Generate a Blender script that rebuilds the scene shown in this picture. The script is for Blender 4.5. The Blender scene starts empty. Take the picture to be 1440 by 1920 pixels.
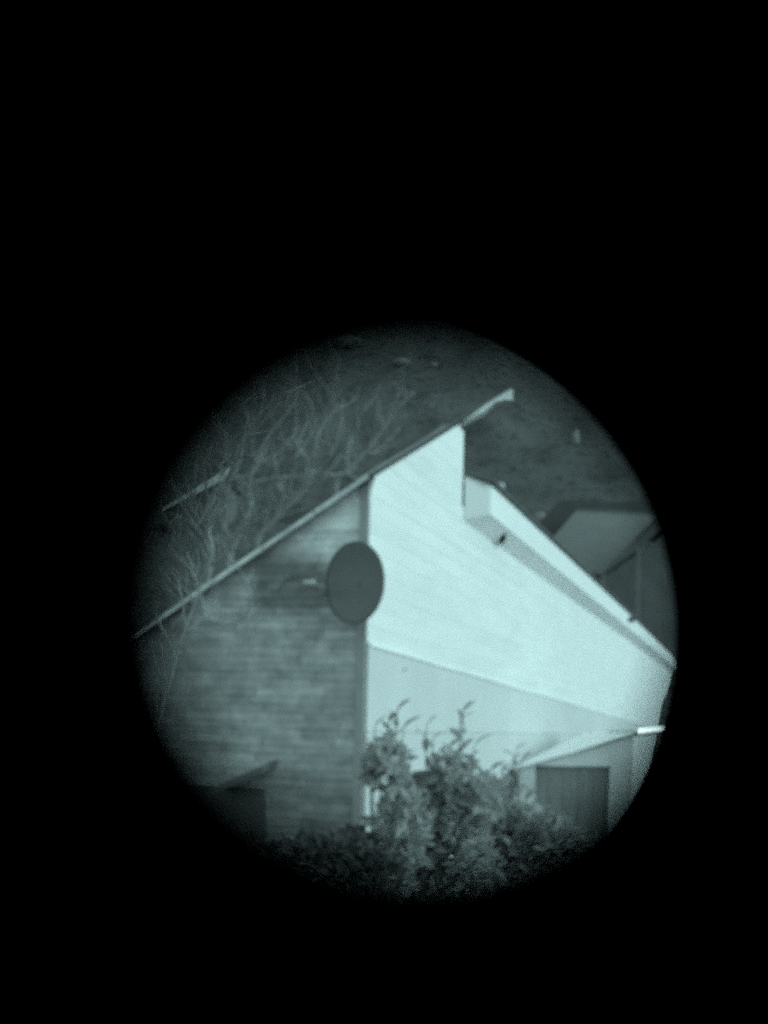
import bpy, bmesh, math, random
from mathutils import Vector, Matrix
random.seed(7)
S = bpy.context.scene
COL = S.collection

# ---------------------------------------------------------------- camera
EYE = Vector((0.0, 0.0, 2.8))
F = 1900.0                      # focal length in photo pixels (photo 1440 x 1920)
PX, PY = 720.0, 1364.0          # principal point: the horizon sits low, lens shifted up
ROLL = math.radians(1.3)
RIGHT = Vector((math.cos(ROLL), 0, math.sin(ROLL)))
UP = Vector((-math.sin(ROLL), 0, math.cos(ROLL)))
FWD = Vector((0, 1, 0))
cam = bpy.data.cameras.new('camera')
camo = bpy.data.objects.new('camera', cam); COL.objects.link(camo)
camo.matrix_world = Matrix(((RIGHT.x, UP.x, -FWD.x, EYE.x), (RIGHT.y, UP.y, -FWD.y, EYE.y),
                            (RIGHT.z, UP.z, -FWD.z, EYE.z), (0, 0, 0, 1)))
cam.sensor_fit = 'AUTO'; cam.sensor_width = 36.0
cam.lens = F / 1920.0 * 36.0
cam.shift_y = (PY - 960.0) / 1920.0
cam.clip_start = 0.002; cam.clip_end = 1500
cam.dof.use_dof = True
cam.dof.focus_distance = 0.60
cam.dof.aperture_fstop = cam.lens / 3.5     # a 3.5 mm wide pupil
S.camera = camo

# ---------------------------------------------------------------- light
SUN_AZ = math.radians(12)       # angle from +X towards +Y of the direction TO the sun
SUN_EL = math.radians(33)
sun_dir = Vector((math.cos(SUN_AZ) * math.cos(SUN_EL), math.sin(SUN_AZ) * math.cos(SUN_EL), math.sin(SUN_EL)))
sl = bpy.data.lights.new('sun', 'SUN'); sl.energy = 0.5; sl.angle = math.radians(14)
sl.color = (0.65, 1.0, 1.01)
so = bpy.data.objects.new('sun', sl); COL.objects.link(so)
so.rotation_euler = sun_dir.to_track_quat('Z', 'Y').to_euler()
so.location = (20, 0, 30)

W = bpy.data.worlds.new('World'); S.world = W; W.use_nodes = True
nt = W.node_tree; nt.nodes.clear()
out = nt.nodes.new('ShaderNodeOutputWorld'); bg = nt.nodes.new('ShaderNodeBackground')
sky = nt.nodes.new('ShaderNodeTexSky'); sky.sky_type = 'NISHITA'; sky.sun_disc = False
sky.sun_elevation = SUN_EL; sky.sun_rotation = math.pi / 2 - SUN_AZ
bw = nt.nodes.new('ShaderNodeRGBToBW')
mul = nt.nodes.new('ShaderNodeMix'); mul.data_type = 'RGBA'; mul.blend_type = 'MULTIPLY'
mul.inputs[0].default_value = 1.0
mul.inputs[7].default_value = (0.65, 1.0, 1.01, 1)      # the viewer's single blue-green hue
nt.links.new(sky.outputs[0], bw.inputs[0]); nt.links.new(bw.outputs[0], mul.inputs[6])
nt.links.new(mul.outputs[2], bg.inputs[0]); nt.links.new(bg.outputs[0], out.inputs[0])
bg.inputs[1].default_value = 0.15

vs = S.view_settings
S.display_settings.display_device = 'sRGB'
vs.view_transform = 'Standard'; vs.look = 'None'; vs.exposure = 1.2; vs.gamma = 1.0; vs.use_curve_mapping = False
S.render.engine = 'CYCLES'
S.cycles.use_denoising = False
S.cycles.max_bounces = 5; S.cycles.diffuse_bounces = 3; S.cycles.glossy_bounces = 2

# ---------------------------------------------------------------- helpers
def ray(px, py):
    return RIGHT * ((px - PX) / F) + UP * ((PY - py) / F) + FWD
def at(px, py, d):
    return EYE + ray(px, py) * d
def on(px, py, p0, n):
    r = ray(px, py); return EYE + r * ((p0 - EYE).dot(n) / r.dot(n))
def proj(p):
    q = p - EYE; d = q.dot(FWD)
    return PX + F * q.dot(RIGHT) / d, PY - F * q.dot(UP) / d, d

class MB:
    def __init__(s): s.v = []; s.f = []
    def add(s, vs_, fs_):
        o = len(s.v); s.v += [tuple(p) for p in vs_]; s.f += [tuple(i + o for i in f) for f in fs_]; return s
    def hexa(s, b, t):            # two quads with the same winding
        return s.add(list(b) + list(t), [(3, 2, 1, 0), (4, 5, 6, 7), (0, 1, 5, 4), (1, 2, 6, 5), (2, 3, 7, 6), (3, 0, 4, 7)])
    def prism(s, poly, off):
        n = len(poly); off = Vector(off)
        vs_ = [Vector(p) for p in poly] + [Vector(p) + off for p in poly]
        fs_ = [tuple(range(n - 1, -1, -1)), tuple(range(n, 2 * n))] + [(i, (i + 1) % n, n + (i + 1) % n, n + i) for i in range(n)]
        return s.add(vs_, fs_)
    def box(s, p, ax, ay, az):    # corner and three edge vectors
        p, ax, ay, az = map(Vector, (p, ax, ay, az))
        return s.hexa([p, p + ax, p + ax + ay, p + ay], [p + az, p + ax + az, p + ax + ay + az, p + ay + az])
    def tube(s, pts, rad, seg=6, caps=True):
        pts = [Vector(p) for p in pts]; n = len(pts)
        if not hasattr(rad, '__len__'): rad = [rad] * n
        vs_ = []; ref = Vector((0.13, 0.31, 0.94))
        for i, p in enumerate(pts):
            t = (pts[min(i + 1, n - 1)] - pts[max(i - 1, 0)]).normalized()
            a = t.cross(ref)
            if a.length < 1e-3: a = t.cross(Vector((1, 0, 0)))
            a.normalize(); b = t.cross(a)
            for k in range(seg):
                q = 2 * math.pi * k / seg
                vs_.append(p + (a * math.cos(q) + b * math.sin(q)) * rad[i])
        fs_ = [(i * seg + k, i * seg + (k + 1) % seg, (i + 1) * seg + (k + 1) % seg, (i + 1) * seg + k)
               for i in range(n - 1) for k in range(seg)]
        if caps: fs_ += [tuple(range(seg - 1, -1, -1)), tuple(range((n - 1) * seg, n * seg))]
        return s.add(vs_, fs_)
    def lathe(s, c, ax, prof, seg=64):     # closed profile of (along, radius)
        ax = Vector(ax).normalized(); a = ax.cross(Vector((0, 0, 1))).normalized(); b = ax.cross(a)
        n = len(prof); vs_ = []
        for k in range(seg):
            q = 2 * math.pi * k / seg; u = a * math.cos(q) + b * math.sin(q)
            for (t, r) in prof: vs_.append(Vector(c) + ax * t + u * r)
        fs_ = [(k * n + i, k * n + (i + 1) % n, ((k + 1) % seg) * n + (i + 1) % n, ((k + 1) % seg) * n + i)
               for k in range(seg) for i in range(n)]
        return s.add(vs_, fs_)
    def mesh(s, name):
        m = bpy.data.meshes.new(name); m.from_pydata(s.v, [], s.f); m.update(); return m
    def build(s, name, mat, parent=None, smooth=False):
        m = s.mesh(name); m.materials.append(mat)
        bm = bmesh.new(); bm.from_mesh(m); bmesh.ops.recalc_face_normals(bm, faces=bm.faces); bm.to_mesh(m); bm.free()
        if smooth:
            for p in m.polygons: p.use_smooth = True
        return link(name, m, parent)
def link(name, data, parent=None):
    o = bpy.data.objects.new(name, data); COL.objects.link(o)
    if parent is not None:
        o.parent = parent
        w = parent.matrix_world if parent.parent is None else parent.parent.matrix_world @ parent.matrix_basis
        o.matrix_parent_inverse = Matrix.Translation(-world_loc(parent))
    return o
def world_loc(o):
    l = Vector((0, 0, 0))
    if o.parent is None: return o.location.copy()
    return Vector((0, 0, 0))      # parts carry world coordinates in their mesh
def tag(o, label, cat, group=None, kind=None):
    if label: o['label'] = label
    if cat: o['category'] = cat
    if group: o['group'] = group
    if kind: o['kind'] = kind
    return o
def thing(name, loc, label, cat, group=None):
    o = bpy.data.objects.new(name, None); COL.objects.link(o); o.location = loc; o.empty_display_size = 0.1
    return tag(o, label, cat, group)
def leaf_parent(o):               # sub-parts: parent mesh sits at the world origin already
    return o

def mat(name, col, rough=0.8, var=0.25, scale=3.0, stretch=(1, 1, 1), bump=0.0, bscale=40, spec=0.3, metal=0.0, detail=6, fine=0.0):
    m = bpy.data.materials.new(name); m.use_nodes = True
    t = m.node_tree; p = t.nodes['Principled BSDF']
    p.inputs['Roughness'].default_value = rough; p.inputs['Specular IOR Level'].default_value = spec
    p.inputs['Metallic'].default_value = metal
    geo = t.nodes.new('ShaderNodeNewGeometry'); mp = t.nodes.new('ShaderNodeMapping')
    mp.inputs['Scale'].default_value = stretch
    t.links.new(geo.outputs['Position'], mp.inputs[0])
    nz = t.nodes.new('ShaderNodeTexNoise'); nz.inputs['Scale'].default_value = scale; nz.inputs['Detail'].default_value = detail
    nz.inputs['Roughness'].default_value = 0.62
    t.links.new(mp.outputs[0], nz.inputs['Vector'])
    rp = t.nodes.new('ShaderNodeValToRGB')
    lo = [c * (1 - var) for c in col]; hi = [min(1, c * (1 + var)) for c in col]
    rp.color_ramp.elements[0].position = 0.3; rp.color_ramp.elements[1].position = 0.7
    rp.color_ramp.elements[0].color = (*lo, 1); rp.color_ramp.elements[1].color = (*hi, 1)
    t.links.new(nz.outputs['Fac'], rp.inputs[0])
    t.links.new(rp.outputs[0], p.inputs['Base Color'])
    if bump:
        bn = t.nodes.new('ShaderNodeTexNoise'); bn.inputs['Scale'].default_value = bscale; bn.inputs['Detail'].default_value = 4
        t.links.new(mp.outputs[0], bn.inputs['Vector'])
        b = t.nodes.new('ShaderNodeBump'); b.inputs['Strength'].default_value = bump; b.inputs['Distance'].default_value = 0.02
        t.links.new(bn.outputs['Fac'], b.inputs['Height']); t.links.new(b.outputs[0], p.inputs['Normal'])
    m['_ramp'] = rp.name
    return m
def g(v): return (v, v, v)

M = {
 'white':  mat('white_paint', g(0.645), 0.6, 0.05, 1.2, (1, 1, 3), 0.05),
 'white2': mat('white_paint_aged', g(0.63), 0.65, 0.08, 0.9, (1, 1, 4), 0.05),
 'greywht_shade': mat('grey_white_soft_shadow', g(0.475), 0.7, 0.06, 1.0),
 'white3': mat('shed_roof_paint', g(0.74), 0.6, 0.05, 1.5),
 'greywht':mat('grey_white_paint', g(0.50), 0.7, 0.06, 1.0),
 'trim':   mat('trim_paint', g(0.88), 0.5, 0.08, 5),
 'roof':   mat('dark_roofing', g(0.06), 0.9, 0.3, 6, bump=0.3),
 'soffit': mat('soffit_paint', g(0.88), 0.7, 0.08, 3),
 'core':   mat('wall_sheathing', g(0.30), 0.9, 0.1, 3),
 'dish':   mat('dish_paint', g(0.14), 0.55, 0.10, 5),
 'cable': mat('grey_cable', g(0.20), 0.7, 0.15, 9),
 'dkmetal':mat('dark_metal', g(0.07), 0.5, 0.15, 9, spec=0.4),
 'ltmetal':mat('pale_plastic', g(0.38), 0.5, 0.1, 9),
 'door':   mat('dark_door_paint', g(0.235), 0.6, 0.2, 4, (6, 6, 1)),
 'glass':  mat('dark_window_glass', g(0.03), 0.15, 0.1, 3, spec=0.5),
 'shedw':  mat('shed_render', g(0.66), 0.85, 0.12, 3, bump=0.2),
 'metalw': mat('bright_white_metal', g(0.88), 0.3, 0.03, 3, spec=0.6),
 'leaf':   mat('shrub_leaf', g(0.37), 0.85, 0.14, 9, spec=0.08),
 'stem':   mat('shrub_stem', g(0.24), 0.8, 0.3, 9),
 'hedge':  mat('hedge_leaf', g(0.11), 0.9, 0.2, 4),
 'bark':   mat('pale_bark', g(0.22), 0.9, 0.3, 7, bump=0.3),
 'bark2':  mat('sapling_bark', g(0.33), 0.9, 0.2, 9),
 'fascia': mat('flaking_fascia_paint', g(0.72), 0.6, 0.38, 5.5),
 'wood':   mat('woodland_leaf', g(0.138), 0.95, 0.10, 0.22, spec=0.0),
 'grass':  mat('rough_grass', g(0.12), 0.95, 0.2, 0.4, bump=0.5, bscale=6),
 'rock':   mat('pale_rock', g(0.20), 0.9, 0.25, 2, bump=0.6, bscale=5),
 'roofp':  mat('pale_slate_roof', g(0.135), 0.8, 0.1, 2.0, bump=0.2),
 'roofd':  mat('dark_slate_roof', g(0.075), 0.9, 0.15, 2.0, bump=0.2),
 'nwall':  mat('grey_house_wall', g(0.13), 0.9, 0.15, 1.5),
 'cup':    mat('dark_stained_timber', g(0.085), 0.8, 0.2, 3, (8, 8, 1)),
 'rubber': mat('black_rubber', g(0.0035), 1.0, 0.1, 60, spec=0.0),
 'tubeb':  mat('black_anodised_tube', g(0.004), 1.0, 0.1, 60, spec=0.0),
 'eyepiece_dust':   mat('dark_eyepiece_dust', g(0.03), 0.9, 0.2, 30),
}
# leaves let some light through
for k_ in ('leaf', 'hedge', 'wood'):
    t = M[k_].node_tree; p = t.nodes['Principled BSDF']; o_ = t.nodes['Material Output']
    tr = t.nodes.new('ShaderNodeBsdfTranslucent'); mx = t.nodes.new('ShaderNodeMixShader'); mx.inputs[0].default_value = 0.42
    t.links.new(t.nodes[M[k_]['_ramp']].outputs[0], tr.inputs['Color'])
    t.links.new(p.outputs[0], mx.inputs[1]); t.links.new(tr.outputs[0], mx.inputs[2]); t.links.new(mx.outputs[0], o_.inputs['Surface'])
# the lit strip lamp under the outbuilding's roof end
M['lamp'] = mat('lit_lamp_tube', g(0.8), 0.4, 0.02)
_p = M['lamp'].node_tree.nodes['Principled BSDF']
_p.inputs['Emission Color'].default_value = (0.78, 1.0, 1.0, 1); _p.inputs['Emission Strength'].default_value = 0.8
# weathered siding of the gable: streaky, with one big dark patch
def siding_mat(cx, cz, extra=()):
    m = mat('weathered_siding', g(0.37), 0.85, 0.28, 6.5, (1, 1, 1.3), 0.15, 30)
    t = m.node_tree; p = t.nodes['Principled BSDF']; rp = t.nodes[m['_ramp']]
    geo = t.nodes.new('ShaderNodeNewGeometry')
    n2 = t.nodes.new('ShaderNodeTexNoise'); n2.inputs['Scale'].default_value = 3.0; n2.inputs['Detail'].default_value = 8
    mp2 = t.nodes.new('ShaderNodeMapping'); mp2.inputs['Scale'].default_value = (1, 1, 14)
    t.links.new(geo.outputs['Position'], mp2.inputs[0]); t.links.new(mp2.outputs[0], n2.inputs['Vector'])
    r2 = t.nodes.new('ShaderNodeMapRange'); r2.inputs[1].default_value = 0.3; r2.inputs[2].default_value = 0.7
    r2.inputs[3].default_value = 0.84; r2.inputs[4].default_value = 1.12
    t.links.new(n2.outputs['Fac'], r2.inputs[0])
    # dark patch around (cx, cz), ragged
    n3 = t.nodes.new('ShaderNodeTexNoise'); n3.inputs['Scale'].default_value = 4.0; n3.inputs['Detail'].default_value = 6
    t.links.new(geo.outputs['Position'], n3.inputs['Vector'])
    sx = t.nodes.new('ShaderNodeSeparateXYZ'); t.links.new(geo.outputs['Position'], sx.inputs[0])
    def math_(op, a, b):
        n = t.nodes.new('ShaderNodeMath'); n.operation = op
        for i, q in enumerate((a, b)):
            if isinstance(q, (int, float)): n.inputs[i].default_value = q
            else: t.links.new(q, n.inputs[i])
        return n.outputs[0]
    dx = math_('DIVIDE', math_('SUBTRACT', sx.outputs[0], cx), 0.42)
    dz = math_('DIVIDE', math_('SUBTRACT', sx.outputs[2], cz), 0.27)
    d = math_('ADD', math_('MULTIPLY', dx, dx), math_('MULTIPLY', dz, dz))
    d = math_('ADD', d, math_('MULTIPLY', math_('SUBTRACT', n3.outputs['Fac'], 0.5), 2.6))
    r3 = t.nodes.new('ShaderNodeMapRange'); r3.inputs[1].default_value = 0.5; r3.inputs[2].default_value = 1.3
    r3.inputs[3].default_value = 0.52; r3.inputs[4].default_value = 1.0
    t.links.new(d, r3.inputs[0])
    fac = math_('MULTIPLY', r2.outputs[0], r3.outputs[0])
    for (ex, ez, ea, eb, k) in extra:      # pale upper patch, dark low patch, viewer's edge fall-off painted dark at left
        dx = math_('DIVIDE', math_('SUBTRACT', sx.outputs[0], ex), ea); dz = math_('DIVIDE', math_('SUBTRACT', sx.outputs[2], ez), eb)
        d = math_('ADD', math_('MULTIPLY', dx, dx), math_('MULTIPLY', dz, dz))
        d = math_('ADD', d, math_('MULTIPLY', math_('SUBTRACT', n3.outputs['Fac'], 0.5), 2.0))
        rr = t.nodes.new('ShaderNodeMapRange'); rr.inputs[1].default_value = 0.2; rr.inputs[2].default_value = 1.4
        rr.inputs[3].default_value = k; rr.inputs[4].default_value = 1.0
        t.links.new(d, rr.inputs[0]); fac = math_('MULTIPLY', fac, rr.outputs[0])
    oi = t.nodes.new('ShaderNodeObjectInfo'); ro = t.nodes.new('ShaderNodeMapRange')
    ro.inputs[3].default_value = 0.86; ro.inputs[4].default_value = 1.15
    t.links.new(oi.outputs['Random'], ro.inputs[0]); fac = math_('MULTIPLY', fac, ro.outputs[0])
    vm = t.nodes.new('ShaderNodeVectorMath'); vm.operation = 'SCALE'
    t.links.new(rp.outputs[0], vm.inputs[0]); t.links.new(fac, vm.inputs['Scale'])
    t.links.new(vm.outputs[0], p.inputs['Base Color'])
    return m

# ---------------------------------------------------------------- terrain
def hz(x, y):
    if y < 1.6: z = 1.25
    elif y < 5.0:
        k = (y - 1.6) / 3.4; z = 1.25 * (1 - k * k * (3 - 2 * k))
    else: z = 0.0
    if y > 22:
        t = min(y, 190) - 22; b = 0.115 * t + 0.00445 * t * t
        z += b if y < 130 else b
        z += 0.5 * math.sin(x * 0.11 + y * 0.05) * min(1, t / 20) + 0.4 * math.sin(x * 0.23 - y * 0.13) * min(1, t / 20)
    return z
tb = MB()
xs = [-400, -260, -180] + [-120 + 4 * i for i in range(61)] + [180, 260, 400]
ys = [-200, -80, -30, -10] + [0.4 * i for i in range(0, 20)] + [8 + 3 * i for i in range(62)] + [230, 320]
for y in ys:
    for x in xs: tb.v.append((x, y, hz(x, y)))
nx = len(xs)
for j in range(len(ys) - 1):
    for i in range(nx - 1): tb.f.append((j * nx + i, j * nx + i + 1, (j + 1) * nx + i + 1, (j + 1) * nx + i))
tag(tb.build('ground', M['grass'], smooth=True), None, None, kind='structure')

# ---------------------------------------------------------------- the house
Z3 = Vector((0, 0, 1))
c_ = at(687, 1170, 8.0); C0 = Vector((c_.x, c_.y, 0))
vpu = (1425 - PX) / F
rd = RIGHT * vpu + UP * (-math.tan(ROLL) * vpu) + FWD
DR = Vector((rd.x, rd.y, 0)).normalized()            # side wall runs away to the right
NR = Vector((DR.y, -DR.x, 0))                         # faces right, towards the camera
aL = math.radians(14)
DL = Vector((-math.cos(aL), math.sin(aL), 0))         # gable wall runs to the left
NL = Vector((-math.sin(aL), -math.cos(aL), 0))
def sR(p): return (p - C0).dot(DR)
def sL(p): return (p - C0).dot(DL)
def pR(s, z, o=0.0): return C0 + DR * s + Z3 * z + NR * o
def pL(s, z, o=0.0): return C0 + DL * s + Z3 * z + NL * o
zc = on(691, 897, C0, NR).z                            # corner top
a_ = on(300, 1163, C0, NL); kL = (zc - a_.z) / sL(a_)  # gable slope
b_ = on(870, 790, C0, NR); sT = sR(b_); zT = b_.z; kR = (zT - zc) / sT
LW = 3.1
SEND = sR(on(1283, 1330, C0, NR))
OE = 0.17                                              # eave overhang of the wing
PE = C0 + NR * OE
zF1 = on(1050, 1029, PE, NR).z; zF0 = on(1050, 1072, PE, NR).z
sE0 = sR(on(919, 940, PE, NR))
house = thing('house', C0, 'pale house with one bright sunlit side wall and a shaded grey gable, beside the shrubs', 'house')
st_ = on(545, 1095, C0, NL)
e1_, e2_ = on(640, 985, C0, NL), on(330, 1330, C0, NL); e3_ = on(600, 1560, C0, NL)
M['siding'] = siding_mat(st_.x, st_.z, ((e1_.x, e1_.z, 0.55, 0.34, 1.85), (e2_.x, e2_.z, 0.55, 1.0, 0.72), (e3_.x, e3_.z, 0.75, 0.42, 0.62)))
# wall cores
mb = MB(); mb.prism([pL(0.0, 0, -0.03), pL(LW, 0, -0.03), pL(LW, zc - kL * LW, -0.03), pL(0.0, zc, -0.03)], -NL * 0.15)
mb.build('gable_wall', M['core'], house)
mb = MB(); mb.prism([pR(0.22, 0, -0.03), pR(SEND, 0, -0.03), pR(SEND, zF0, -0.03), pR(sT, zF0, -0.03), pR(sT, zT - 0.02, -0.03), pR(0.22, zc + kR * 0.2 - 0.02, -0.03)], -NR * 0.15)
mb.build('side_wall', M['core'], house)
mb = MB(); mb.prism([pR(sT, 0, -0.19), pR(sT, zT - 0.05, -0.19), pR(sT, zT - 1.75, -2.6), pR(sT, 0, -2.6)], -DR * 0.12)
mb.build('rear_wall', M['core'], house)
mb = MB(); mb.prism([pR(SEND, 0, -0.19), pR(SEND, zF0, -0.19), pR(SEND, zF0 - 0.35, -1.8), pR(SEND, 0, -1.8)], -DR * 0.12)
mb.build('end_wall', M['core'], house)
# gable siding: thin courses
PITCH = 0.066; z = 0.0; k = 0
while z < zc - 0.02:
    z1 = min(z + PITCH + 0.006, zc - 0.004)
    def sm(zz): return min(LW, (zc - zz) / kL) - 0.004
    jo = random.uniform(-0.002, 0.002)
    e0 = 0.026
    if sm(z1) > 0.03 and sm(z) > 0.05:
        s0 = 0.075
        mb = MB()
        if sm(z1) > s0:
            smax = sm(z1); cuts = [s0]; q = s0 + random.uniform(0.12, 0.5)
            while q < smax - 0.15 and q < 2.5 and len(cuts) < 6: cuts.append(q); q += random.uniform(0.28, 0.62)
            cuts.append(None)
            for i in range(len(cuts) - 1):
                a0 = cuts[i]; last = cuts[i + 1] is None
                eb, et = (sm(z), smax) if last else (cuts[i + 1] - 0.004,) * 2
                j3 = jo + random.uniform(-0.002, 0.003); dz_ = random.uniform(-0.003, 0.003)
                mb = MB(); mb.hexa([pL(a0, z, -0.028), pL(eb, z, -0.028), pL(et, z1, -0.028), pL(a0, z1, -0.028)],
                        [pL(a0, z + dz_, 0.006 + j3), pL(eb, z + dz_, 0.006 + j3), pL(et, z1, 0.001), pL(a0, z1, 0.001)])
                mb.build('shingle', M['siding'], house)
    z += PITCH; k += 1
mb = MB(); mb.box(pL(0.0, 0, 0.016), DL * 0.072, -NL * 0.04, Z3 * (zc - 0.06)); mb.build('corner_board', mat('corner_paint', g(0.31), 0.7, 0.15, 4), house)
# side wall siding: wider boards running away, lower ones greyer
PR_ = 0.15; z = 0.0
rA = on(696, 1207, C0, NR); rB = on(1186, 1353, C0, NR)
zrail = rA.z
while z < zT - 0.03:
    z1 = min(z + PR_ + 0.008, zT - 0.01)
    jo = random.uniform(-0.0008, 0.0008)
    if z1 <= zF0 + 0.0 or z < zF0 - 0.02:
        send = SEND
        if z1 > zF0: z1 = zF0 - 0.002
    else: send = sT - 0.002
    def s0f(zz): return max(0.022, (zz - zc) / kR + 0.012) if zz > zc - 0.02 else 0.022
    sa, sb = s0f(z), s0f(z1)
    if sb < send - 0.02:
        # one long run is butted from shorter lengths
        cuts = [sa]; s = sa + random.uniform(2.5, 7.0)
        while s < send - 1.0: cuts.append(s); s += random.uniform(5.0, 7.5)
        cuts.append(send)
        for i in range(len(cuts) - 1):
            a0 = cuts[i]; a1 = sb if i == 0 else cuts[i]; e = cuts[i + 1] - (0.003 if i < len(cuts) - 2 else 0)
            mb = MB(); j2 = random.uniform(-0.0006, 0.0006)
            mb.hexa([pR(a0, z, -0.028), pR(e, z, -0.028), pR(e, z1, -0.028), pR(a1, z1, -0.028)],
                    [pR(a0, z, 0.0025 + jo + j2), pR(e, z, 0.0025 + jo + j2), pR(e, z1, 0.001), pR(a1, z1, 0.001)])
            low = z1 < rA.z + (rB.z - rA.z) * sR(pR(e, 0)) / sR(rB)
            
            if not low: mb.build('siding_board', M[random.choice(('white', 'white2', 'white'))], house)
    z = z1 - 0.008 if z1 < zF0 - 0.003 or send < SEND else zF0 + 0.0
    if z1 >= zT - 0.011: break
# smooth grey cladding sheets below the rail, two rows, soft shadow painted into the lower
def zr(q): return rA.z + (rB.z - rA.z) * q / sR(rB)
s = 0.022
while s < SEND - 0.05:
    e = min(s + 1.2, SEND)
    for (za, zb, m_) in ((0.0, 2.76, 'greywht_shade'), (2.764, None, 'greywht')):
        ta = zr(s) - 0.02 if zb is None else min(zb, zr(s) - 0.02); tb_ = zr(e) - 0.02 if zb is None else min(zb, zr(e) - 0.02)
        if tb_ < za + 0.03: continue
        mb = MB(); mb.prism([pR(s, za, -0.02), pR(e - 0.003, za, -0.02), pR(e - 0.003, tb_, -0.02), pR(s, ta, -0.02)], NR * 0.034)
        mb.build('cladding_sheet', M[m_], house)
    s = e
# rail between upper and lower cladding, following a slight fall, in short lengths
s = 0.03
while s < SEND - 0.3:
    e = min(s + random.uniform(1.4, 2.6), SEND)
    w0 = w1 = random.uniform(-0.006, 0.006)
    mb = MB(); mb.hexa([pR(s, zr(s) - 0.022 + w0, -0.01), pR(e, zr(e) - 0.022 + w1, -0.01), pR(e, zr(e) + 0.008 + w1, -0.01), pR(s, zr(s) + 0.008 + w0, -0.01)],
                       [pR(s, zr(s) - 0.022 + w0, 0.024), pR(e, zr(e) - 0.022 + w1, 0.024), pR(e, zr(e) + 0.008 + w1, 0.020), pR(s, zr(s) + 0.008 + w0, 0.020)])
    mb.build('wall_rail', M['white'], house); s = e + 0.004
# main roof: a slab whose plane runs almost through the eye
RA = at(240, 1204, 8.6); 
oF = 0.10
PLF = C0 + NL * oF
fa = on(215, 1221, PLF, NL); fb = on(694, 895, PLF, NL)
RO = C0 + NR * 0.07
pk = on(962, 727, RO, NR); fr = on(699, 891, RO, NR)
rl = at(215, 1221, 12.2); 
nrm = (pk - fa).cross(rl - fa).normalized()
if nrm.z < 0: nrm = -nrm
def lift(p, h): return p + nrm * h
mb = MB(); mb.prism([lift(fa, 0.008), lift(fr, 0.008), lift(pk, 0.008), lift(at(600, 961, 13.4), 0.008), lift(rl, 0.008)], nrm * 0.014)
mb.build('roof', M['roof'], house)
# rake fascia in four lengths along the gable
q0 = fa
N_ = 5
for i in range(N_):
    u0 = fa.lerp(fb, i / N_); u1 = fa.lerp(fb, (i + 1) / N_ - 0.004)
    hgt = 0.026 + random.uniform(-0.003, 0.003)
    mb = MB(); mb.hexa([lift(u0, -0.004), lift(u1, -0.004), lift(u1, hgt), lift(u0, hgt)],
                       [lift(u0, -0.004) + NL * 0.025, lift(u1, -0.004) + NL * 0.025, lift(u1, hgt) + NL * 0.025, lift(u0, hgt) + NL * 0.025])
    mb.build('fascia', M['fascia'], house)
# upper side fascia and the flared boxed return at the roof's high end
NV = Vector((0, 1, 0))
def front(pts, off, name, m_, depth):
    mb = MB(); mb.prism(pts, off); return mb.build(name, m_, house)
p0 = on(872, 789, RO, NR)
dd = 12.55
front([at(868, 791, dd), at(905, 771, dd), at(928, 753, dd), at(945, 749, dd), at(962, 749, dd), at(962, 726, dd), at(925, 748, dd)], NV * 0.22, 'eave_return', M['trim'], 0.2)
# wing eave
def pE(s, z, o): return pR(s, z, o)
mb = MB(); mb.hexa([pR(sE0, zF0, OE), pR(SEND, zF0, OE), pR(SEND, zF1, OE), pR(sE0, zF1, OE)],
                   [pR(sE0, zF0, OE - 0.025), pR(SEND, zF0, OE - 0.025), pR(SEND, zF1, OE - 0.025), pR(sE0, zF1, OE - 0.025)])
mb.build('wing_fascia', M['white'], house)
sK = sE0 - 0.42; DC = 0.13      # the soffit slopes down to the wall like a cove
mb = MB(); mb.prism([pR(sE0, zF0 + 0.001, OE - 0.003), pR(SEND, zF0 + 0.001, OE - 0.003), pR(SEND, zF0 - DC, 0.007), pR(sK, zF0 - DC, 0.007)], Z3 * 0.02); mb.build('soffit', M['soffit'], house)
mb = MB(); mb.prism([pR(sK - 0.006, zF0 - DC - 0.001, 0.007), pR(sE0 - 0.004, zF0 - 0.001, OE), pR(sE0 - 0.004, zF1, OE), pR(sK - 0.006, zF1, 0.007)], DR * 0.012 - NR * 0.008); mb.build('eave_end_cap', M['greywht'], house)
mb = MB(); mb.prism([pR(sK - 0.05, zF1 + 0.003, 0.008), pR(sE0 - 0.05, zF1 + 0.003, OE + 0.045), pR(sE0 + 0.1, zF1 + 0.003, OE + 0.045), pR(sE0 + 0.1, zF1 + 0.003, 0.008)], Z3 * 0.055); mb.build('roof_edge', M['roof'], house)
sl_ = -math.tan(math.radians(10))
W_ = 2.2
mb = MB(); mb.prism([pR(sE0 + 0.102, zF1 + 0.004, OE + 0.03), pR(sE0 - 0.06, zF1 + 0.004 + sl_ * W_, OE + 0.03 - W_), pR(sE0 - 0.06, zF1 + 0.05 + sl_ * W_, OE + 0.03 - W_), pR(sE0 - 0.06, zF1 + 0.05, OE + 0.03)], DR * (SEND - sE0 + 0.2))
mb.build('wing_roof', M['roof'], house)
vp_ = at(936, 914, 13.2)
mb = MB(); mb.tube([vp_ - Z3 * 0.16, vp_ - Z3 * 0.02, vp_ - Z3 * 0.02, vp_ + Z3 * 0.05], [0.05, 0.05, 0.085, 0.06], 12); mb.build('roof_vent', M['ltmetal'], house, True)
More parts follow.
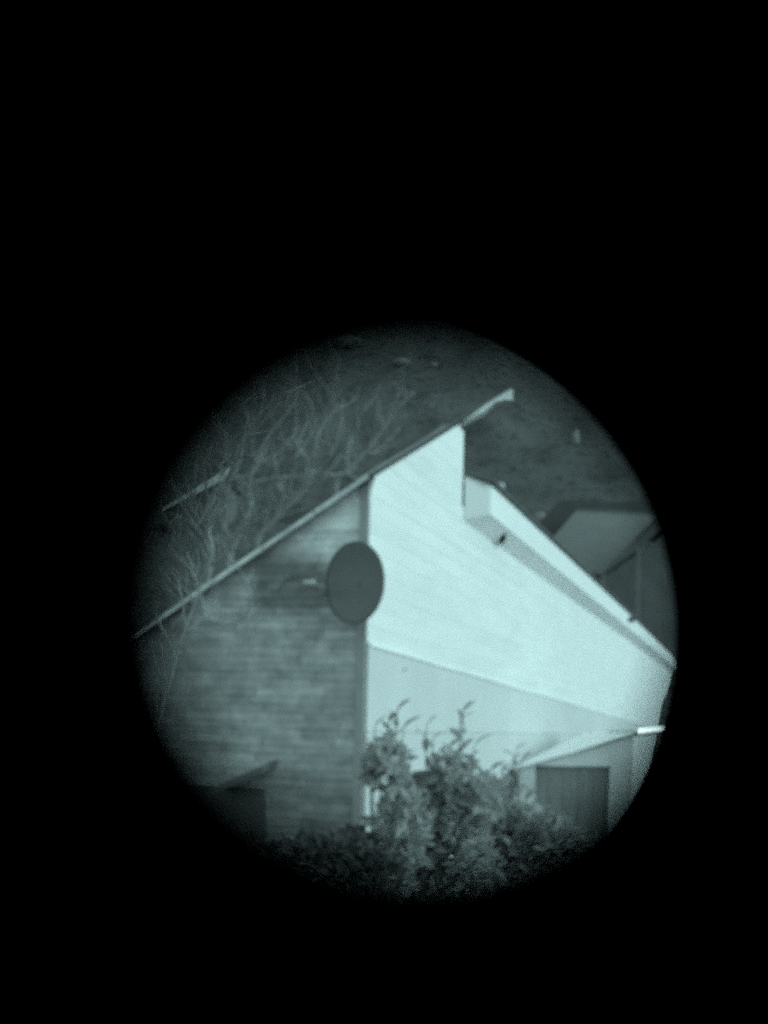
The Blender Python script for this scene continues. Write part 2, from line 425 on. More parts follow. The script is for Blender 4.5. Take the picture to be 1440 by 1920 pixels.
# gable door with a sloping hood, low at the left
d1 = on(497, 1480, C0, NL); sD = sL(d1); zD = d1.z
mb = MB(); mb.hexa([pL(sD, 0, 0.012), pL(sD + 0.92, 0, 0.012), pL(sD + 0.92, zD, 0.012), pL(sD, zD, 0.012)],
                   [pL(sD, 0, 0.022), pL(sD + 0.92, 0, 0.022), pL(sD + 0.92, zD, 0.022), pL(sD, zD, 0.022)])
dr = mb.build('door', mat('black_door', g(0.085), 0.6, 0.2, 4), house)
mb = MB(); mb.tube([pL(sD + 0.1, 1.05, 0.024), pL(sD + 0.1, 1.05, 0.07), pL(sD + 0.22, 1.05, 0.07)], 0.011, 8); mb.build('handle', M['ltmetal'], dr)
h0, h1 = on(492, 1449, PLF + NL * 0.25, NL), on(385, 1497, PLF + NL * 0.25, NL)
g0, g1 = on(490, 1470, C0, NL), on(380, 1522, C0, NL)
for nm, (u, v_), t_ in (('hood', (h0, h1), 0.05),):
    w0 = u - NL * 0.33 + Z3 * 0.05; w1 = v_ - NL * 0.33 + Z3 * 0.05
    mb = MB(); mb.hexa([u, v_, w1, w0], [u + Z3 * t_, v_ + Z3 * t_, w1 + Z3 * t_, w0 + Z3 * t_]); mb.build('door_hood', M['nwall'], house)

# ---------------------------------------------------------------- satellite dish
dc = at(664, 1093, 7.62)
dish = thing('satellite_dish', on(640, 1150, C0, NL), 'dark grey oval satellite dish mounted on the house corner', 'satellite dish')
yaw = math.radians(42)
dn = Vector((-math.sin(yaw), -math.cos(yaw), -0.05)).normalized()      # faces left, towards the garden
du = dn.cross(Z3).normalized(); dv = du.cross(dn).normalized()
if dv.z < 0: dv = -dv
A_, B_ = 0.302, 0.306
mb = MB(); R_, Q_ = 10, 56
vs_, fs_ = [], []
for side in (0, 1):
    for i in range(R_ + 1):
        r = i / R_
        for k in range(Q_):
            q = 2 * math.pi * k / Q_
            dep = 0.055 * (r * r - 1) - (0.006 if side else 0)
            vs_.append(dc + du * (A_ * r * math.cos(q)) + dv * (B_ * r * math.sin(q)) + dn * dep)
n1 = (R_ + 1) * Q_
for side in (0, 1):
    for i in range(R_):
        for k in range(Q_):
            f = [side * n1 + i * Q_ + k, side * n1 + i * Q_ + (k + 1) % Q_, side * n1 + (i + 1) * Q_ + (k + 1) % Q_, side * n1 + (i + 1) * Q_ + k]
            fs_.append(tuple(f if side == 0 else f[::-1]))
for k in range(Q_):
    fs_.append((R_ * Q_ + k, R_ * Q_ + (k + 1) % Q_, n1 + R_ * Q_ + (k + 1) % Q_, n1 + R_ * Q_ + k))
mb.add(vs_, fs_); mb.build('reflector', M['dish'], dish, True)
mb = MB(); mb.tube([dc + du * (A_ * math.cos(2 * math.pi * k / 48)) + dv * (B_ * math.sin(2 * math.pi * k / 48)) for k in range(49)], 0.007, 6, False)
mb.build('rim', M['dish'], dish, True)
feed = dc + dn * 0.26 + dv * 0.05
feed = at(566, 1093, 7.42)
mb = MB(); a0 = dc - dv * 0.10 - dn * 0.05; mid = dc.lerp(feed, 0.55) - dv * 0.03
mb.tube([dc - dn * 0.085 - dv * 0.06, at(604, 1114, 7.90), at(588, 1100, 7.62), feed], [0.010, 0.010, 0.009, 0.008], 8)
mb.build('feed_arm', M['cable'], dish, True)
mb = MB(); mb.tube([feed - dn * 0.01, feed + (dc - feed).normalized() * 0.02, feed + (dc - feed).normalized() * 0.07, feed + (dc - feed).normalized() * 0.10], [0.016, 0.022, 0.024, 0.030], 12)
mb.build('feed_horn', M['ltmetal'], dish, True)
mb = MB(); w = on(648, 1120, C0, NL); mb.tube([w, w + NL * 0.14, dc - dn * 0.11 - dv * 0.1, dc - dn * 0.06], 0.02, 10); mb.build('mount_arm', M['dkmetal'], dish, True)
mb = MB(); mb.box(w - DL * 0.06 - Z3 * 0.09 + NL * 0.014, DL * 0.12, NL * 0.012, Z3 * 0.18); mb.build('wall_bracket', M['dkmetal'], dish)
cb = MB(); pts = [feed, on(592, 1086, C0 + NL * 0.05, NL), on(560, 1078, C0 + NL * 0.02, NL), on(535, 1086, C0 + NL * 0.02, NL), on(520, 1110, C0 + NL * 0.02, NL)]
cb.tube(pts, 0.006, 6); cb.build('cable', M['cable'], dish, True)

# ---------------------------------------------------------------- shed (outbuilding) against the far side wall
SY = 12.45
shed = thing('shed', (at(1080, 1440, SY).x, SY, 0), 'small grey outbuilding with a dark doorway and a roof edge rising to the right', 'shed')
def sh(px, py, d=0.0): return at(px, py, SY + d)
def gz(p): return Vector((p.x, p.y, 0))
xl, xr = sh(973, 1442), sh(1190, 1381)
dl, dR_, = sh(1004, 1437), sh(1146, 1437)
def pxat(x, z): return Vector((x, SY, z))
zd = 0.5 * (dl.z + dR_.z)
def topz(x): return xl.z + (xr.z - xl.z) * (x - xl.x) / (xr.x - xl.x)
D1 = Vector((0, 0.12, 0))
mb = MB()
mb.prism([pxat(xl.x, 0), pxat(dl.x, 0), pxat(dl.x, topz(dl.x)), pxat(xl.x, xl.z)], D1)
mb.prism([pxat(dR_.x, 0), pxat(xr.x, 0), pxat(xr.x, xr.z), pxat(dR_.x, topz(dR_.x))], D1)
mb.prism([pxat(dl.x, zd), pxat(dR_.x, zd), pxat(dR_.x, topz(dR_.x)), pxat(dl.x, topz(dl.x))], D1)
mb.build('front_wall', M['shedw'], shed)
mb = MB(); mb.prism([pxat(xr.x, 0) + D1, pxat(xr.x, xr.z) + D1, pxat(xr.x, xr.z) + Vector((0, 3.2, 0)), pxat(xr.x, 0) + Vector((0, 3.2, 0))], Vector((-0.12, 0, 0))); mb.build('side_wall', M['shedw'], shed)
mb = MB(); mb.prism([pxat(dl.x + 0.003, 0.01) + D1 * 0.8, pxat(dR_.x - 0.003, 0.01) + D1 * 0.8, pxat(dR_.x - 0.003, zd - 0.003) + D1 * 0.8, pxat(dl.x + 0.003, zd - 0.003) + D1 * 0.8], Vector((0, 0.04, 0)))
sd = mb.build('door', M['door'], shed)
for i in range(1, 5):
    x = dl.x + (dR_.x - dl.x) * i / 5
    mb = MB(); mb.box(Vector((x - 0.006, SY + 0.09, 0.05)), (0.012, 0, 0), (0, 0.008, 0), (0, 0, zd - 0.1)); mb.build('door_batten', M['door'], sd)
mb = MB(); mb.tube([(dR_.x - 0.12, SY + 0.095, 1.05), (dR_.x - 0.12, SY + 0.03, 1.05), (dR_.x - 0.2, SY + 0.03, 1.05)], 0.012, 8); mb.build('handle', M['dkmetal'], sd)
e0, e1 = sh(966, 1443, -0.08), sh(1197, 1375, -0.08)
up_ = Vector((0, 0, 0.008))
mb = MB(); mb.hexa([e0, e1, e1 + Vector((0.0, 3.3, 0)), e0 + Vector((0.0, 0.35, 0))], [e0 + up_, e1 + up_, e1 + up_ + Vector((0, 3.3, 0)), e0 + up_ + Vector((0, 0.35, 0))]); mb.build('roof', M['white3'], shed)
g0, g1 = sh(1199, 1372.5, -0.1), sh(1253, 1368, -0.1)
gb = Vector((0, 0.04, 0.050)); gt = Vector((0, 0.004, -0.01))
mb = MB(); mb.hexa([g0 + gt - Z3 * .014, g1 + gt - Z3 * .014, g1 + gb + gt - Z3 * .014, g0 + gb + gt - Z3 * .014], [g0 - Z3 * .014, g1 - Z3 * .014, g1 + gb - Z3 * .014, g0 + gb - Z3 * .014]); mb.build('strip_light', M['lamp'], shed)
mb = MB(); mb.hexa([g0 - Z3 * .057 + Vector((0, 0.02, 0)), g1 - Z3 * .053 + Vector((0, 0.02, 0)), g1 - Z3 * .053 + Vector((0, 3, 0)), g0 - Z3 * .057 + Vector((0, 3, 0))],
                   [g0 - Z3 * .030 + Vector((0, 0.02, 0)), g1 - Z3 * .030 + Vector((0, 0.02, 0)), g1 - Z3 * .030 + Vector((0, 3, 0)), g0 - Z3 * .030 + Vector((0, 3, 0))]); mb.build('canopy', M['roof'], shed)
mb = MB(); mb.box(Vector((sh(1240, 1380).x, SY + 0.02, 0)), (0.07, 0, 0), (0, 0.07, 0), (0, 0, sh(1240, 1374.5).z)); mb.build('post', M['door'], shed)

# ---------------------------------------------------------------- cupboard behind the shrubs
cY = 8.55
k0, k1 = at(737, 1450, cY), at(824, 1451, cY)
cup = thing('cupboard', ((k0.x + k1.x) / 2, cY, 0), 'dark flat-topped timber cupboard against the pale wall behind the shrubs', 'cupboard')
mb = MB(); mb.box((k0.x + 0.01, cY + 0.01, 0), (k1.x - k0.x - 0.02, 0, 0), (0, 0.16, 0), (0, 0, k0.z - 0.03)); mb.build('body', M['cup'], cup)
mb = MB(); mb.box((k0.x, cY - 0.01, k0.z - 0.03), (k1.x - k0.x, 0, 0), (0, 0.19, 0), (0, 0, 0.03)); mb.build('lid', M['cup'], cup)
for i in range(2):
    mb = MB(); w_ = (k1.x - k0.x) / 2
    mb.box((k0.x + 0.015 + i * w_, cY - 0.006, 0.1), (w_ - 0.03, 0, 0), (0, 0.014, 0), (0, 0, k0.z - 0.2)); mb.build('door', M['cup'], cup)

# ---------------------------------------------------------------- eyepiece dust, set on the wall as added dark specks
def speck(pts, name, label, o, p0=None, n0=None):
    mb = MB(); path, rad = [], []
    for (x, y, r) in pts:
        p = on(x, y, C0 + NR * o, NR) if p0 is None else on(x, y, p0, n0)
        path.append(p); rad.append(r / F * (p - EYE).dot(FWD))
    d_ = (path[-1] - path[0]).normalized() if len(path) > 1 else Z3
    path = [path[0] - d_ * rad[0], path[0] - d_ * rad[0] * .5] + path + [path[-1] + d_ * rad[-1] * .5, path[-1] + d_ * rad[-1]]
    rad = [rad[0] * .3, rad[0] * .8] + rad + [rad[-1] * .8, rad[-1] * .3]
    mb.tube(path, rad, 7)
    o_ = mb.build(name, M['eyepiece_dust'], None, True); return tag(o_, label, 'dust_speck', None)
speck([(945, 1003, 4), (942, 1009, 6.5), (941, 1017, 4)], 'dust_speck', 'small dark speck of eyepiece dust, set on the underside of the pale eave', 0, pR(1.0, zF0 - 0.012, OE), DR.cross(NR * OE + Z3 * DC).normalized())
speck([(1180, 1161, 4.5), (1188, 1161, 4.5), (1194, 1156, 5.5), (1198, 1153, 3.5)], 'dust_speck', 'dark speck of eyepiece dust, set on the sloping white fascia at right', OE + 0.02)
speck([(760, 1255, 2.2)], 'dust_speck', 'tiny speck of eyepiece dust, set on the lower pale wall above the shrubs', 0.03)

# ---------------------------------------------------------------- shrubs
def leaf_mesh(L_, W_, curl):
    vs_ = []; n = 5
    for i in range(n + 1):
        t = i / n; w = W_ * 0.5 * (math.sin(math.pi * min(1, t * 0.92 + 0.06)) ** 0.8)
        y = L_ * t; z = -curl * L_ * t * t
        vs_ += [(-w, y, z + w * 0.35), (0, y, z), (w, y, z + w * 0.35)]
    fs_ = []
    for i in range(n):
        a = i * 3; fs_ += [(a, a + 1, a + 4, a + 3), (a + 1, a + 2, a + 5, a + 4)]
    return vs_, fs_
leafdata = []
for i in range(5):
    v, f = leaf_mesh(random.uniform(0.10, 0.135), random.uniform(0.040, 0.058), random.uniform(0.1, 0.5))
    m = bpy.data.meshes.new('leaf'); m.from_pydata(v, [], f); m.materials.append(M['leaf'])
    for p in m.polygons: p.use_smooth = True
    leafdata.append((m, v, f))
def frame(d, roll):
    d = d.normalized(); a = d.cross(Z3)
    if a.length < 1e-3: a = Vector((1, 0, 0))
    a.normalize(); n = a.cross(d)
    a2 = a * math.cos(roll) + n * math.sin(roll); n2 = a2.cross(d)
    return Matrix(((a2.x, d.x, n2.x, 0), (a2.y, d.y, n2.y, 0), (a2.z, d.z, n2.z, 0), (0, 0, 0, 1)))
GAPS = [(690, 1500, 24, 20), (692, 1572, 15, 22), (710, 1605, 13, 13), (728, 1462, 9, 16), (868, 1470, 8, 22), (688, 1405, 7, 9), (681, 1432, 7, 9), (722, 1455, 7, 14), (722, 1538, 10, 8), (722, 1580, 6, 6)]
def gap(p, grow=1.0):
    x, y, d = proj(p)
    for (gx, gy, a, b) in GAPS:
        if ((x - gx) / a / grow) ** 2 + ((y - gy) / b / grow) ** 2 < 1: return True
    return False
def shrub(base_px, depth, tips, blobs, label, n_mass):
    b0 = at(base_px, 1500, depth); base = Vector((b0.x, b0.y, hz(b0.x, b0.y)))
    root = thing('shrub', base, label, 'shrub', 'leafy shrubs in front of the house')
    leaves = []
    for (tx, ty, dd_, dense) in tips:
        tip = at(tx, ty, depth + dd_)
        mid = base.lerp(tip, 0.55) + Vector((random.uniform(-.12, .12), random.uniform(-.1, .1), 0)); mid.x = 0.35 * mid.x + 0.65 * tip.x
        pts = []
        for i in range(9):
            t = i / 8; pts.append(base * (1 - t) ** 2 + mid * 2 * t * (1 - t) + tip * t * t)
        mb = MB(); mb.tube(pts, [0.016 * (1 - 0.75 * i / 8) for i in range(9)], 6); mb.build('stem', M['stem'], root, True)
        n = dense
        for k in range(n):
            t = 1 - 0.30 * (k / n) ** 1.0
            p = base * (1 - t) ** 2 + mid * 2 * t * (1 - t) + tip * t * t
            az = k * 2.4 + random.uniform(-.4, .4)
            up = 1.5 - 1.7 * k / n + random.uniform(-0.3, 0.3)
            d = Vector((math.cos(az), math.sin(az), up))
            leaves.append((p, d))
    for (p, d) in leaves:
        if gap(p + d.normalized() * 0.05): continue
        m = random.choice(leafdata)[0]
        o = bpy.data.objects.new('leaf', m); COL.objects.link(o); o.parent = root
        s = random.uniform(0.75, 1.1)
        o.matrix_basis = Matrix.Translation(-base) @ Matrix.Translation(p) @ frame(d, random.uniform(-.8, .8)) @ Matrix.Scale(s, 4)
    mb = MB(); cnt = 0; tot = sum(b[4] for b in blobs)
    for (bx, by, rx, ry, wgt, dz) in blobs:
        for _ in range(int(n_mass * wgt / tot)):
            while True:
                u, v_, w = [random.uniform(-1, 1) for _ in range(3)]
                if u * u + v_ * v_ + w * w < 1: break
            p = at(bx + u * rx, by + v_ * ry, depth + dz + w * 0.3)
            if gap(p, 1.6): continue
            m, v, f = random.choice(leafdata)
            d = Vector((random.gauss(0, 1), random.gauss(0, 1), random.gauss(0.2, 0.8)))
            X = Matrix.Translation(p) @ frame(d, random.uniform(-3, 3)) @ Matrix.Scale(random.uniform(0.6, 1.0), 4)
            mb.add([X @ Vector(q) for q in v], f)
    o = mb.build('foliage', M['leaf'], root, True); o['kind'] = 'stuff'
    return root
shrub(722, 6.4, [(744, 1335, 0, 16), (730, 1352, .05, 12), (703, 1362, 0, 6), (716, 1392, .1, 10), (693, 1405, 0, 8), (756, 1368, 0.1, 6), (760, 1425, .1, 8)],
      [(732, 1455, 32, 60, 1.2, 0), (716, 1420, 26, 24, .4, 0), (700, 1455, 22, 40, .3, .1), (745, 1560, 56, 90, 2.2, 0), (720, 1650, 56, 60, 1.2, 0)],
      'tall leafy shrub standing at the house corner, left of the other wall shrubs', 1900)
shrub(840, 6.9, [(868, 1335, 0, 16), (862, 1352, .05, 7), (800, 1362, 0, 9), (812, 1385, .1, 10), (846, 1400, 0, 14), (890, 1398, 0, 6), (822, 1412, 0, 10), (878, 1425, 0, 8)],
      [(845, 1455, 42, 40, 1.0, 0), (820, 1530, 80, 76, 2.8, 0), (900, 1500, 40, 52, 1.0, 0), (840, 1630, 100, 80, 2.6, 0)],
      'dense shrub with two upright sprigs in front of the middle of the pale wall', 2300)
shrub(945, 7.4, [(967, 1408, 0, 12), (958, 1430, 0.05, 8), (922, 1444, 0, 10), (940, 1450, .1, 8), (978, 1428, 0, 6), (985, 1500, 0, 8), (1008, 1520, 0, 8), (1022, 1535, 0, 8)],
      [(925, 1510, 42, 50, 1.0, 0), (950, 1590, 62, 65, 1.8, 0), (1040, 1580, 52, 50, 1.3, 0), (930, 1660, 100, 60, 1.4, 0), (990, 1530, 26, 40, .3, 0), (1090, 1620, 60, 50, 1.1, 0)],
      'looser shrub beside the dark doorway of the outbuilding', 2000)

# low hedge along the bottom left
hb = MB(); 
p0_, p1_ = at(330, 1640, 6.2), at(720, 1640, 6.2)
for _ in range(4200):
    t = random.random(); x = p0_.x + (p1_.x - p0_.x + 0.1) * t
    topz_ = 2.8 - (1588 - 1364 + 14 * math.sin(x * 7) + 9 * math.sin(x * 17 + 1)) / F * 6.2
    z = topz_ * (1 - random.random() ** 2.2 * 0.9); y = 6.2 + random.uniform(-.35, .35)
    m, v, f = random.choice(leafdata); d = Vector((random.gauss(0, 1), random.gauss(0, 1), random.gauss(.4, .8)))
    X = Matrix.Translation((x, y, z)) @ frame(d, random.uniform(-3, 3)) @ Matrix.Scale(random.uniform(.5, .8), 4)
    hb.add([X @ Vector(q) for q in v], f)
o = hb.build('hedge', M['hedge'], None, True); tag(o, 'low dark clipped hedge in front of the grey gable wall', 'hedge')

# ---------------------------------------------------------------- bare trees
def smooth_poly(pts, n):
    out = []
    m = len(pts)
    for i in range(m - 1):
        p0, p1, p2, p3 = pts[max(i - 1, 0)], pts[i], pts[i + 1], pts[min(i + 2, m - 1)]
        for k in range(n):
            t = k / n
            out.append(0.5 * ((2 * p1) + (p2 - p0) * t + (2 * p0 - 5 * p1 + 4 * p2 - p3) * t * t + (3 * p1 - p0 - 3 * p2 + p3) * t ** 3))
    out.append(pts[-1]); return out
def twigs(mb, p, d, L, r, lvl):
    n = 5; pts = [p]; q = p.copy(); dd = d.normalized()
    for i in range(n):
        dd = (dd + Vector((random.gauss(0, .16), random.gauss(0, .16), random.gauss(0.05, .12)))).normalized()
        q = q + dd * (L / n); pts.append(q.copy())
    mb.tube(pts, [r * (1 - 0.7 * i / n) for i in range(n + 1)], 5, False)
    if lvl > 0:
        for i in range(1, n + 1):
            if random.random() < 0.8:
                t = (pts[i] - pts[i - 1]).normalized()
                s = Vector((random.gauss(0, 1), random.gauss(0, 1), random.gauss(0.3, .7))).normalized()
                twigs(mb, pts[i], t * 0.8 + s * 0.75, L * random.uniform(.45, .7), r * 0.55, lvl - 1)
def bare_tree(stems, depth, r0, label, ground_px, tw=1.0, lvl=1, tl=1.2, bk='bark'):
    gx = at(ground_px, 1364, depth); base = Vector((gx.x, gx.y, hz(gx.x, gx.y)))
    root = thing('bare_tree', base, label, 'tree', 'bare trees by the house')
    first = True
    for st in stems:
        pts = [at(x, y, depth + (q[0] if q else 0)) for (x, y, *q) in st]
        if first: pts = [base, base.lerp(pts[0], 0.6)] + pts
        sp = smooth_poly(pts, 5); n = len(sp)
        rr = [1.2 * r0 * (1.0 if first else 0.6) * (1 - 0.8 * i / (n - 1)) + 0.004 for i in range(n)]
        mb = MB(); mb.tube(sp, rr, 7)
        k0 = 8 if first else 3
        if not first or True:
            for i in range(k0, n):
                if random.random() < 0.26 * tw:
                    t = (sp[i] - sp[i - 1]).normalized()
                    s = Vector((random.gauss(0, 1), random.gauss(0, 1), random.gauss(.35, .6))).normalized()
                    twigs(mb, sp[i], t * 0.7 + s * 0.8, tl * random.uniform(.5, 1.1), rr[i] * 0.45 + 0.003, lvl)
        mb.build('trunk' if first else 'limb', M[bk], root, True)
        first = False
    return root
bare_tree([[(368, 1160), (386, 1090), (394, 1030), (386, 980), (402, 925), (440, 880), (453, 840), (458, 800), (492, 770)],
           [(394, 1030), (370, 985), (362, 940), (350, 905)], [(402, 925), (430, 900), (470, 890), (492, 850)],
           [(440, 880), (425, 850), (420, 815), (405, 790)], [(386, 1090), (350, 1060), (338, 1010), (330, 960)], [(388, 975), (420, 940), (468, 930)]],
          16.5, 0.075, 'pale forked bare tree rising behind the low end of the house roof at left', 360)
bare_tree([[(425, 1090), (432, 1040), (447, 1000), (470, 950), (466, 915), (478, 870), (500, 820), (540, 770)],
           [(447, 1000), (490, 965), (520, 950)], [(466, 915), (440, 890)], [(478, 870), (520, 850), (560, 800)], [(440, 1020), (415, 980), (410, 930)]],
          18.0, 0.06, 'thin many-branched bare tree, second from the left behind the roof', 430)
bare_tree([[(478, 1040), (505, 985), (545, 945), (575, 912), (587, 875), (592, 830), (606, 795), (640, 760)],
           [(575, 912), (610, 890), (640, 850)], [(587, 875), (560, 840), (550, 800)], [(545, 945), (520, 910), (515, 870)]],
          17.2, 0.055, 'leaning bare tree with curved stem behind the middle of the roof edge', 480)
bare_tree([[(628, 930), (650, 885), (662, 872), (690, 842), (718, 805), (742, 770), (775, 735)], [(655, 880), (650, 850), (660, 810)], [(690, 842), (720, 835), (750, 800)]],
          19.0, 0.05, 'slender bare tree leaning right behind the roof near the bright wall', 620, 0.8)
bare_tree([[(285, 1420), (300, 1330), (318, 1270), (334, 1215), (350, 1186), (372, 1180), (398, 1186)],
           [(334, 1215), (352, 1165), (366, 1130), (378, 1095)], [(350, 1186), (385, 1160), (430, 1170), (470, 1150)]],
          7.3, 0.014, 'slim bare sapling with arching twigs in front of the grey gable wall', 280, 0.7, 1, 0.40, 'bark2')

# ---------------------------------------------------------------- neighbour houses far behind
NY = 46.0
nb = thing('hillside_house', (at(1150, 1000, NY).x, NY, hz(at(1150, 1000, NY).x, NY)), 'distant house with a pale hipped roof beyond the bright eave at right', 'house')
r0, r1 = at(1083, 960, NY), at(1240, 966, NY)
v1 = at(1130, 1076, NY - 3.6); h1_ = at(985, 1062, NY - 3.6); v2 = at(1236, 1076, NY - 3.6)
e_l = Vector((h1_.x, h1_.y, v1.z))
mb = MB(); mb.prism([r0, r1, v1, e_l], Vector((0, 0.05, 0.12))); mb.build('roof', M['roofp'], nb)
# cross wing roof on the right: its ridge comes forward from the main ridge
cr0 = r1 + Vector((0.0, 0, -0.06)); cr1 = Vector((r1.x + 0.4, NY - 9.0, r1.z - 0.1))
cl = Vector((v1.x - 0.02, NY - 9.0, v1.z - 0.05))
mb = MB(); mb.prism([cr0, v1 + Vector((0.03, 0, -.03)), cl, cr1], Vector((0.12, 0, 0.12))); mb.build('wing_roof', M['roofd'], nb)
mb = MB(); crr = Vector((2 * r1.x - v1.x + 0.4, NY - 9.0, v1.z - .2)); crb = Vector((2 * r1.x - v1.x, NY - 3.6, v1.z - .2))
mb.prism([cr0 + Vector((0.13, 0, 0)), cr1 + Vector((.13, 0, 0)), crr, crb], Vector((0.1, 0, 0.12))); mb.build('wing_roof', M['roofd'], nb)
gzv = hz(r1.x, NY - 9)
mb = MB(); mb.prism([Vector((cl.x + .35, NY - 8.8, gzv)), Vector((crr.x - .35, NY - 8.8, gzv)), Vector((crr.x - .35, NY - 8.8, crr.z)), cr1 + Vector((0, .2, -.1)), Vector((cl.x + .35, NY - 8.8, cl.z))], Vector((0, 0.25, 0))); mb.build('gable_wall', M['nwall'], nb)
mb = MB(); mb.prism([Vector((e_l.x + .3, NY - 3.3, gzv)), Vector((v1.x, NY - 3.3, gzv)), Vector((v1.x, NY - 3.3, v1.z)), Vector((e_l.x + .3, NY - 3.3, v1.z))], Vector((0, 0.25, 0))); mb.build('front_wall', M['nwall'], nb)
mb = MB(); lw = [Vector((v1.x + .1, v1.y - .05, gzv - 1)), Vector((cl.x + .1, NY - 9.0, gzv - 1)), Vector((cl.x + .1, NY - 9.0, cl.z + .22)), Vector((v1.x + .1, v1.y - .05, v1.z + .22))]
mb.prism(lw, Vector((0.2, 0, 0))); mb.build('side_wall', M['nwall'], nb)
RY = NY + 1.2
mb = MB(); mb.prism([at(1052, 938, RY), at(1262, 941, RY), at(1262, 985, RY), at(1080, 985, RY), at(1030, 1030, RY), at(992, 996, RY)], Vector((0, 2.5, -0.3))); mb.build('rear_roof', M['roofd'], nb)
mb = MB(); mb.tube([r0, r1], 0.09, 8); mb.build('ridge_cap', M['roofd'], nb)

CY = 62.0
ca = thing('cabin', (at(375, 917, CY).x, CY, hz(at(375, 917, CY).x, CY)), 'distant dark cabin with a pale sloping roof edge behind the bare trees at left', 'cabin')
f0, f1, f2 = at(300, 957, CY), at(428, 893, CY), at(448, 930, CY)
th = Vector((0, 0, 0.40))
mb = MB(); mb.prism([f0, f1, f1 + th * 1.5, f0 + th * 0.5], Vector((0, 0.2, 0))); mb.build('barge_board', M['greywht'], ca)
mb = MB(); mb.prism([f0 + Vector((0, .2, .3)), f1 + Vector((0, .2, .3)), f1 + Vector((0, .2, .45)), f0 + Vector((0, .2, .45))], Vector((0, 6, 0))); mb.build('roof', M['roofd'], ca)
gz_ = hz(f0.x, CY)
mb = MB(); mb.prism([Vector((f0.x + .3, CY + .3, gz_ - 1)), Vector((f1.x - .25, CY + .3, gz_ - 1)), Vector((f1.x - .25, CY + .3, f1.z - .05)), Vector((f0.x + .3, CY + .3, f0.z + .2))], Vector((0, 5.5, 0))); mb.build('wall', mat('cabin_boards', g(0.085), 0.9, 0.2, 3), ca)

# ---------------------------------------------------------------- woodland on the hill
import numpy as np
rng = np.random.default_rng(5)
_ph = rng.uniform(0, 6.28, (40, 2)); _dir = rng.uniform(0, 6.28, 40)
_fq = np.concatenate([rng.uniform(.25, .6, 12), rng.uniform(.7, 1.5, 14), rng.uniform(1.8, 3.4, 14)])
_am = np.concatenate([np.full(12, .16), np.full(14, .09), np.full(14, .035)])
def canopy(x, y):                 # lumpy top of the scrub and trees
    x = np.asarray(x, float); y = np.asarray(y, float)
    b = np.zeros(np.broadcast(x, y).shape)
    for k in range(40):
        b = b + _am[k] * np.sin((x * math.cos(_dir[k]) + y * math.sin(_dir[k])) * _fq[k] + _ph[k, 0])
    t = np.clip(y - 22, 0, None)
    h = 0.115 * t + 0.00445 * t * t
    return h - 0.9 * np.clip((28 - y) / 2, 0, 1) + np.clip((y - 26.5) / 8, 0, 1) * (2.4 + b)
gx_ = np.arange(-90, 90.1, 0.9); gy_ = np.concatenate([np.arange(25.6, 70, 0.7), np.arange(70, 186, 1.1)])
GX, GY = np.meshgrid(gx_, gy_); GZ = canopy(GX, GY)
nxx, nyy = len(gx_), len(gy_)
vv = np.stack([GX, GY, GZ], -1).reshape(-1, 3)
ii = (np.arange(nyy - 1)[:, None] * nxx + np.arange(nxx - 1)[None]).ravel()
quads = np.stack([ii, ii + 1, ii + nxx + 1, ii + nxx], -1)
# leaf sprays standing out of the canopy
nlf = 120000
ly = 30 + 150 * rng.random(nlf) ** 1.5; lx = rng.uniform(-.62, .62, nlf) * (ly + 12)
p = np.stack([lx, ly, canopy(lx, ly) + rng.uniform(-.08, .16, nlf)], -1)
u = rng.normal(size=(nlf, 3)) * np.array([1, 1, .45]) + np.array([0, 0, .0]); u[:, 2] += .45 * u[:, 1]; u /= np.linalg.norm(u, axis=1)[:, None]
w = np.cross(u, np.array([0, -.45, 1.0]) + .35 * rng.normal(size=(nlf, 3))); w /= np.linalg.norm(w, axis=1)[:, None]
sz = rng.uniform(.07, .19, (nlf, 1)) * (0.5 + ly[:, None] / 90)
q = np.stack([p - u * sz, p - w * sz * .55, p + u * sz, p + w * sz * .55], axis=1).reshape(-1, 3)
V = np.concatenate([vv, q]); quads = np.concatenate([quads, len(vv) + np.arange(nlf * 4).reshape(-1, 4)])
nq = len(quads)
me = bpy.data.meshes.new('woodland'); me.vertices.add(len(V)); me.vertices.foreach_set('co', V.astype(np.float32).ravel())
me.loops.add(nq * 4); me.loops.foreach_set('vertex_index', quads.astype(np.int32).ravel())
me.polygons.add(nq); me.polygons.foreach_set('loop_start', np.arange(0, nq * 4, 4, dtype=np.int32))
me.update(calc_edges=True); me.validate(); me.materials.append(M['wood'])
tag(link('woodland', me), 'dark wooded hillside rising behind the house', None, None, 'stuff')

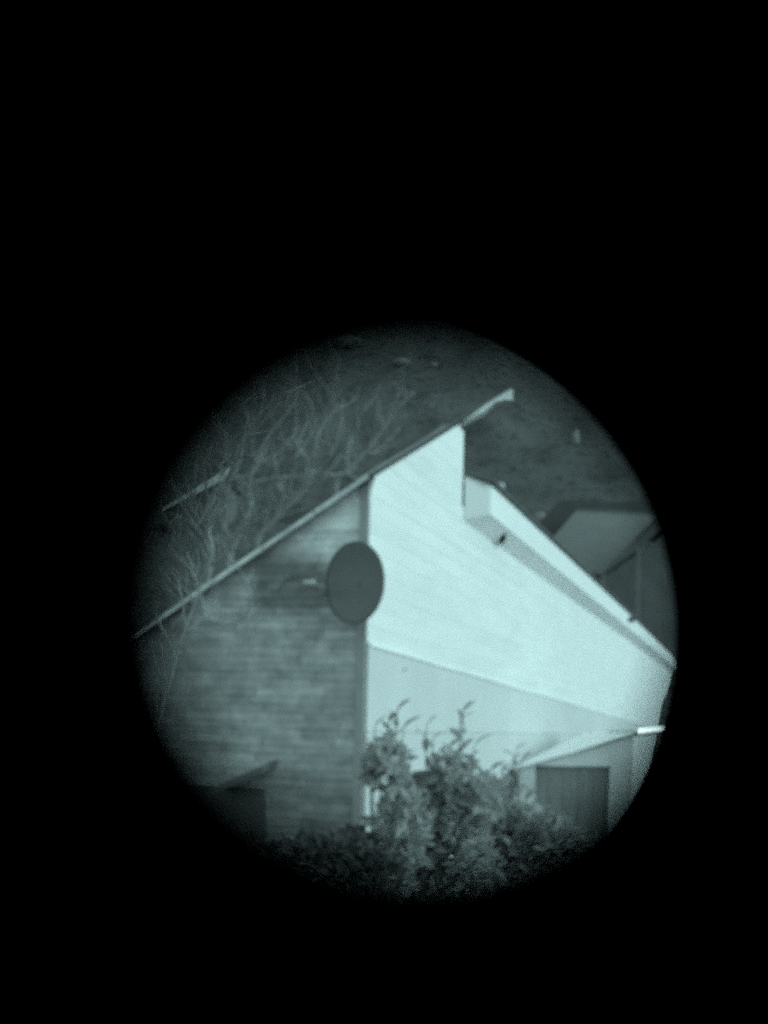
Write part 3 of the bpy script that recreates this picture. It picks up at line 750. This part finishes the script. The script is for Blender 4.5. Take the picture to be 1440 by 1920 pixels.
# ---------------------------------------------------------------- boulders showing above the scrub
ROCKS = [(652, 640, 24, 12, 'pale rock outcrop high on the wooded hillside, near the top of the view'),
         (752, 678, 14, 8, 'faint pale rock on the hillside below the highest outcrop'),
         (815, 683, 6, 6, 'tiny bright stone on the hillside above the roof peak'),
         (1080, 826, 7, 22, 'upright pale standing stone on the hillside above the distant house'),
         (1011, 972, 11, 11, 'round pale stone just beyond the bright eave')]
def rock(x, y, w, h, label):
    d = 30.0
    while d < 170:
        c = at(x, y, d)
        if c.z < float(canopy(c.x, c.y)) + 0.1: break
        d += 0.1
    d -= 0.2; c = at(x, y, d)
    sx, sz = w / F * d, h / F * d
    bm = bmesh.new(); bmesh.ops.create_icosphere(bm, subdivisions=3, radius=1)
    for v in bm.verts:
        n = 1 + 0.16 * math.sin(v.co.x * 4.1 + x) * math.cos(v.co.z * 3.7 + y) + 0.1 * math.sin(v.co.y * 7 + v.co.x * 5)
        v.co = Vector((v.co.x * sx * n, v.co.y * sx * n, v.co.z * sz * n))
    m = bpy.data.meshes.new('boulder'); bm.to_mesh(m); bm.free(); m.materials.append(M['rock'])
    for f_ in m.polygons: f_.use_smooth = True
    o = link('boulder', m); o.location = c; tag(o, label, 'rock', 'pale rocks on the hillside')
for r_ in ROCKS: rock(*r_)

# ---------------------------------------------------------------- the night-vision monocular the view is taken through
dn_, df_ = 0.040, 0.135
cn = at(795, 1160, dn_); cf = at(684, 1200, df_)
ax = (cf - cn).normalized(); Lx = (cf - cn).length
rn = 472 / F * dn_; rf = 582 / F * df_
mono = thing('monocular', cn, 'black viewing monocular seen from inside its eyepiece, dark all round the round view', 'monocular')
mb = MB(); mb.lathe(cn, ax, [(0.0, rn), (0.0, 0.031), (-0.0525, 0.031), (-0.0525, 0.034), (0.002, 0.034), (0.002, rn + 0.0016)], 96); mb.build('eyecup', M['rubber'], mono, True)
mb = MB(); mb.lathe(cn, ax, [(0.0025, rn + 0.0025), (0.0025, 0.033), (0.030, 0.033), (0.030, 0.0305), (0.006, 0.0300), (0.006, rn + 0.0035)], 96); mb.build('eyepiece_housing', M['tubeb'], mono, True)
mb = MB(); mb.lathe(cn, ax, [(0.0305, 0.030), (0.0305, 0.033), (Lx - 0.002, rf + 0.008), (Lx - 0.002, rf + 0.005)], 96); mb.build('tube_body', M['tubeb'], mono, True)
mb = MB(); mb.lathe(cf, ax, [(-0.0015, rf), (-0.0015, rf + 0.0095), (0.012, rf + 0.0095), (0.012, rf + 0.004), (0.0, rf)], 96); mb.build('objective_ring', M['rubber'], mono, True)
mb = MB(); mb.lathe(cn - ax * 0.0535, ax, [(0.0, 0.0002), (0.0, 0.040), (-0.003, 0.040), (-0.003, 0.0002)], 48); mb.build('added_unseen_back_plate', M['rubber'], mono)  # unseen plate, added to shut out light from behind the camera
# tripod under it
hd = cn + ax * 0.05 - Z3 * 0.036
mb = MB(); mb.tube([hd, hd - Z3 * 0.06, hd - Z3 * 0.10], [0.014, 0.018, 0.03], 12); mb.build('tripod_head', M['dkmetal'], mono, True)
top = hd - Z3 * 0.10
for k in range(3):
    q = math.radians(90 + 120 * k); ft = Vector((top.x + 0.38 * math.cos(q), top.y + 0.38 * math.sin(q), 0)); ft.z = hz(ft.x, ft.y)
    mb = MB(); mb.tube([top, ft], [0.014, 0.010], 8); mb.build('tripod_leg', M['dkmetal'], mono, True)
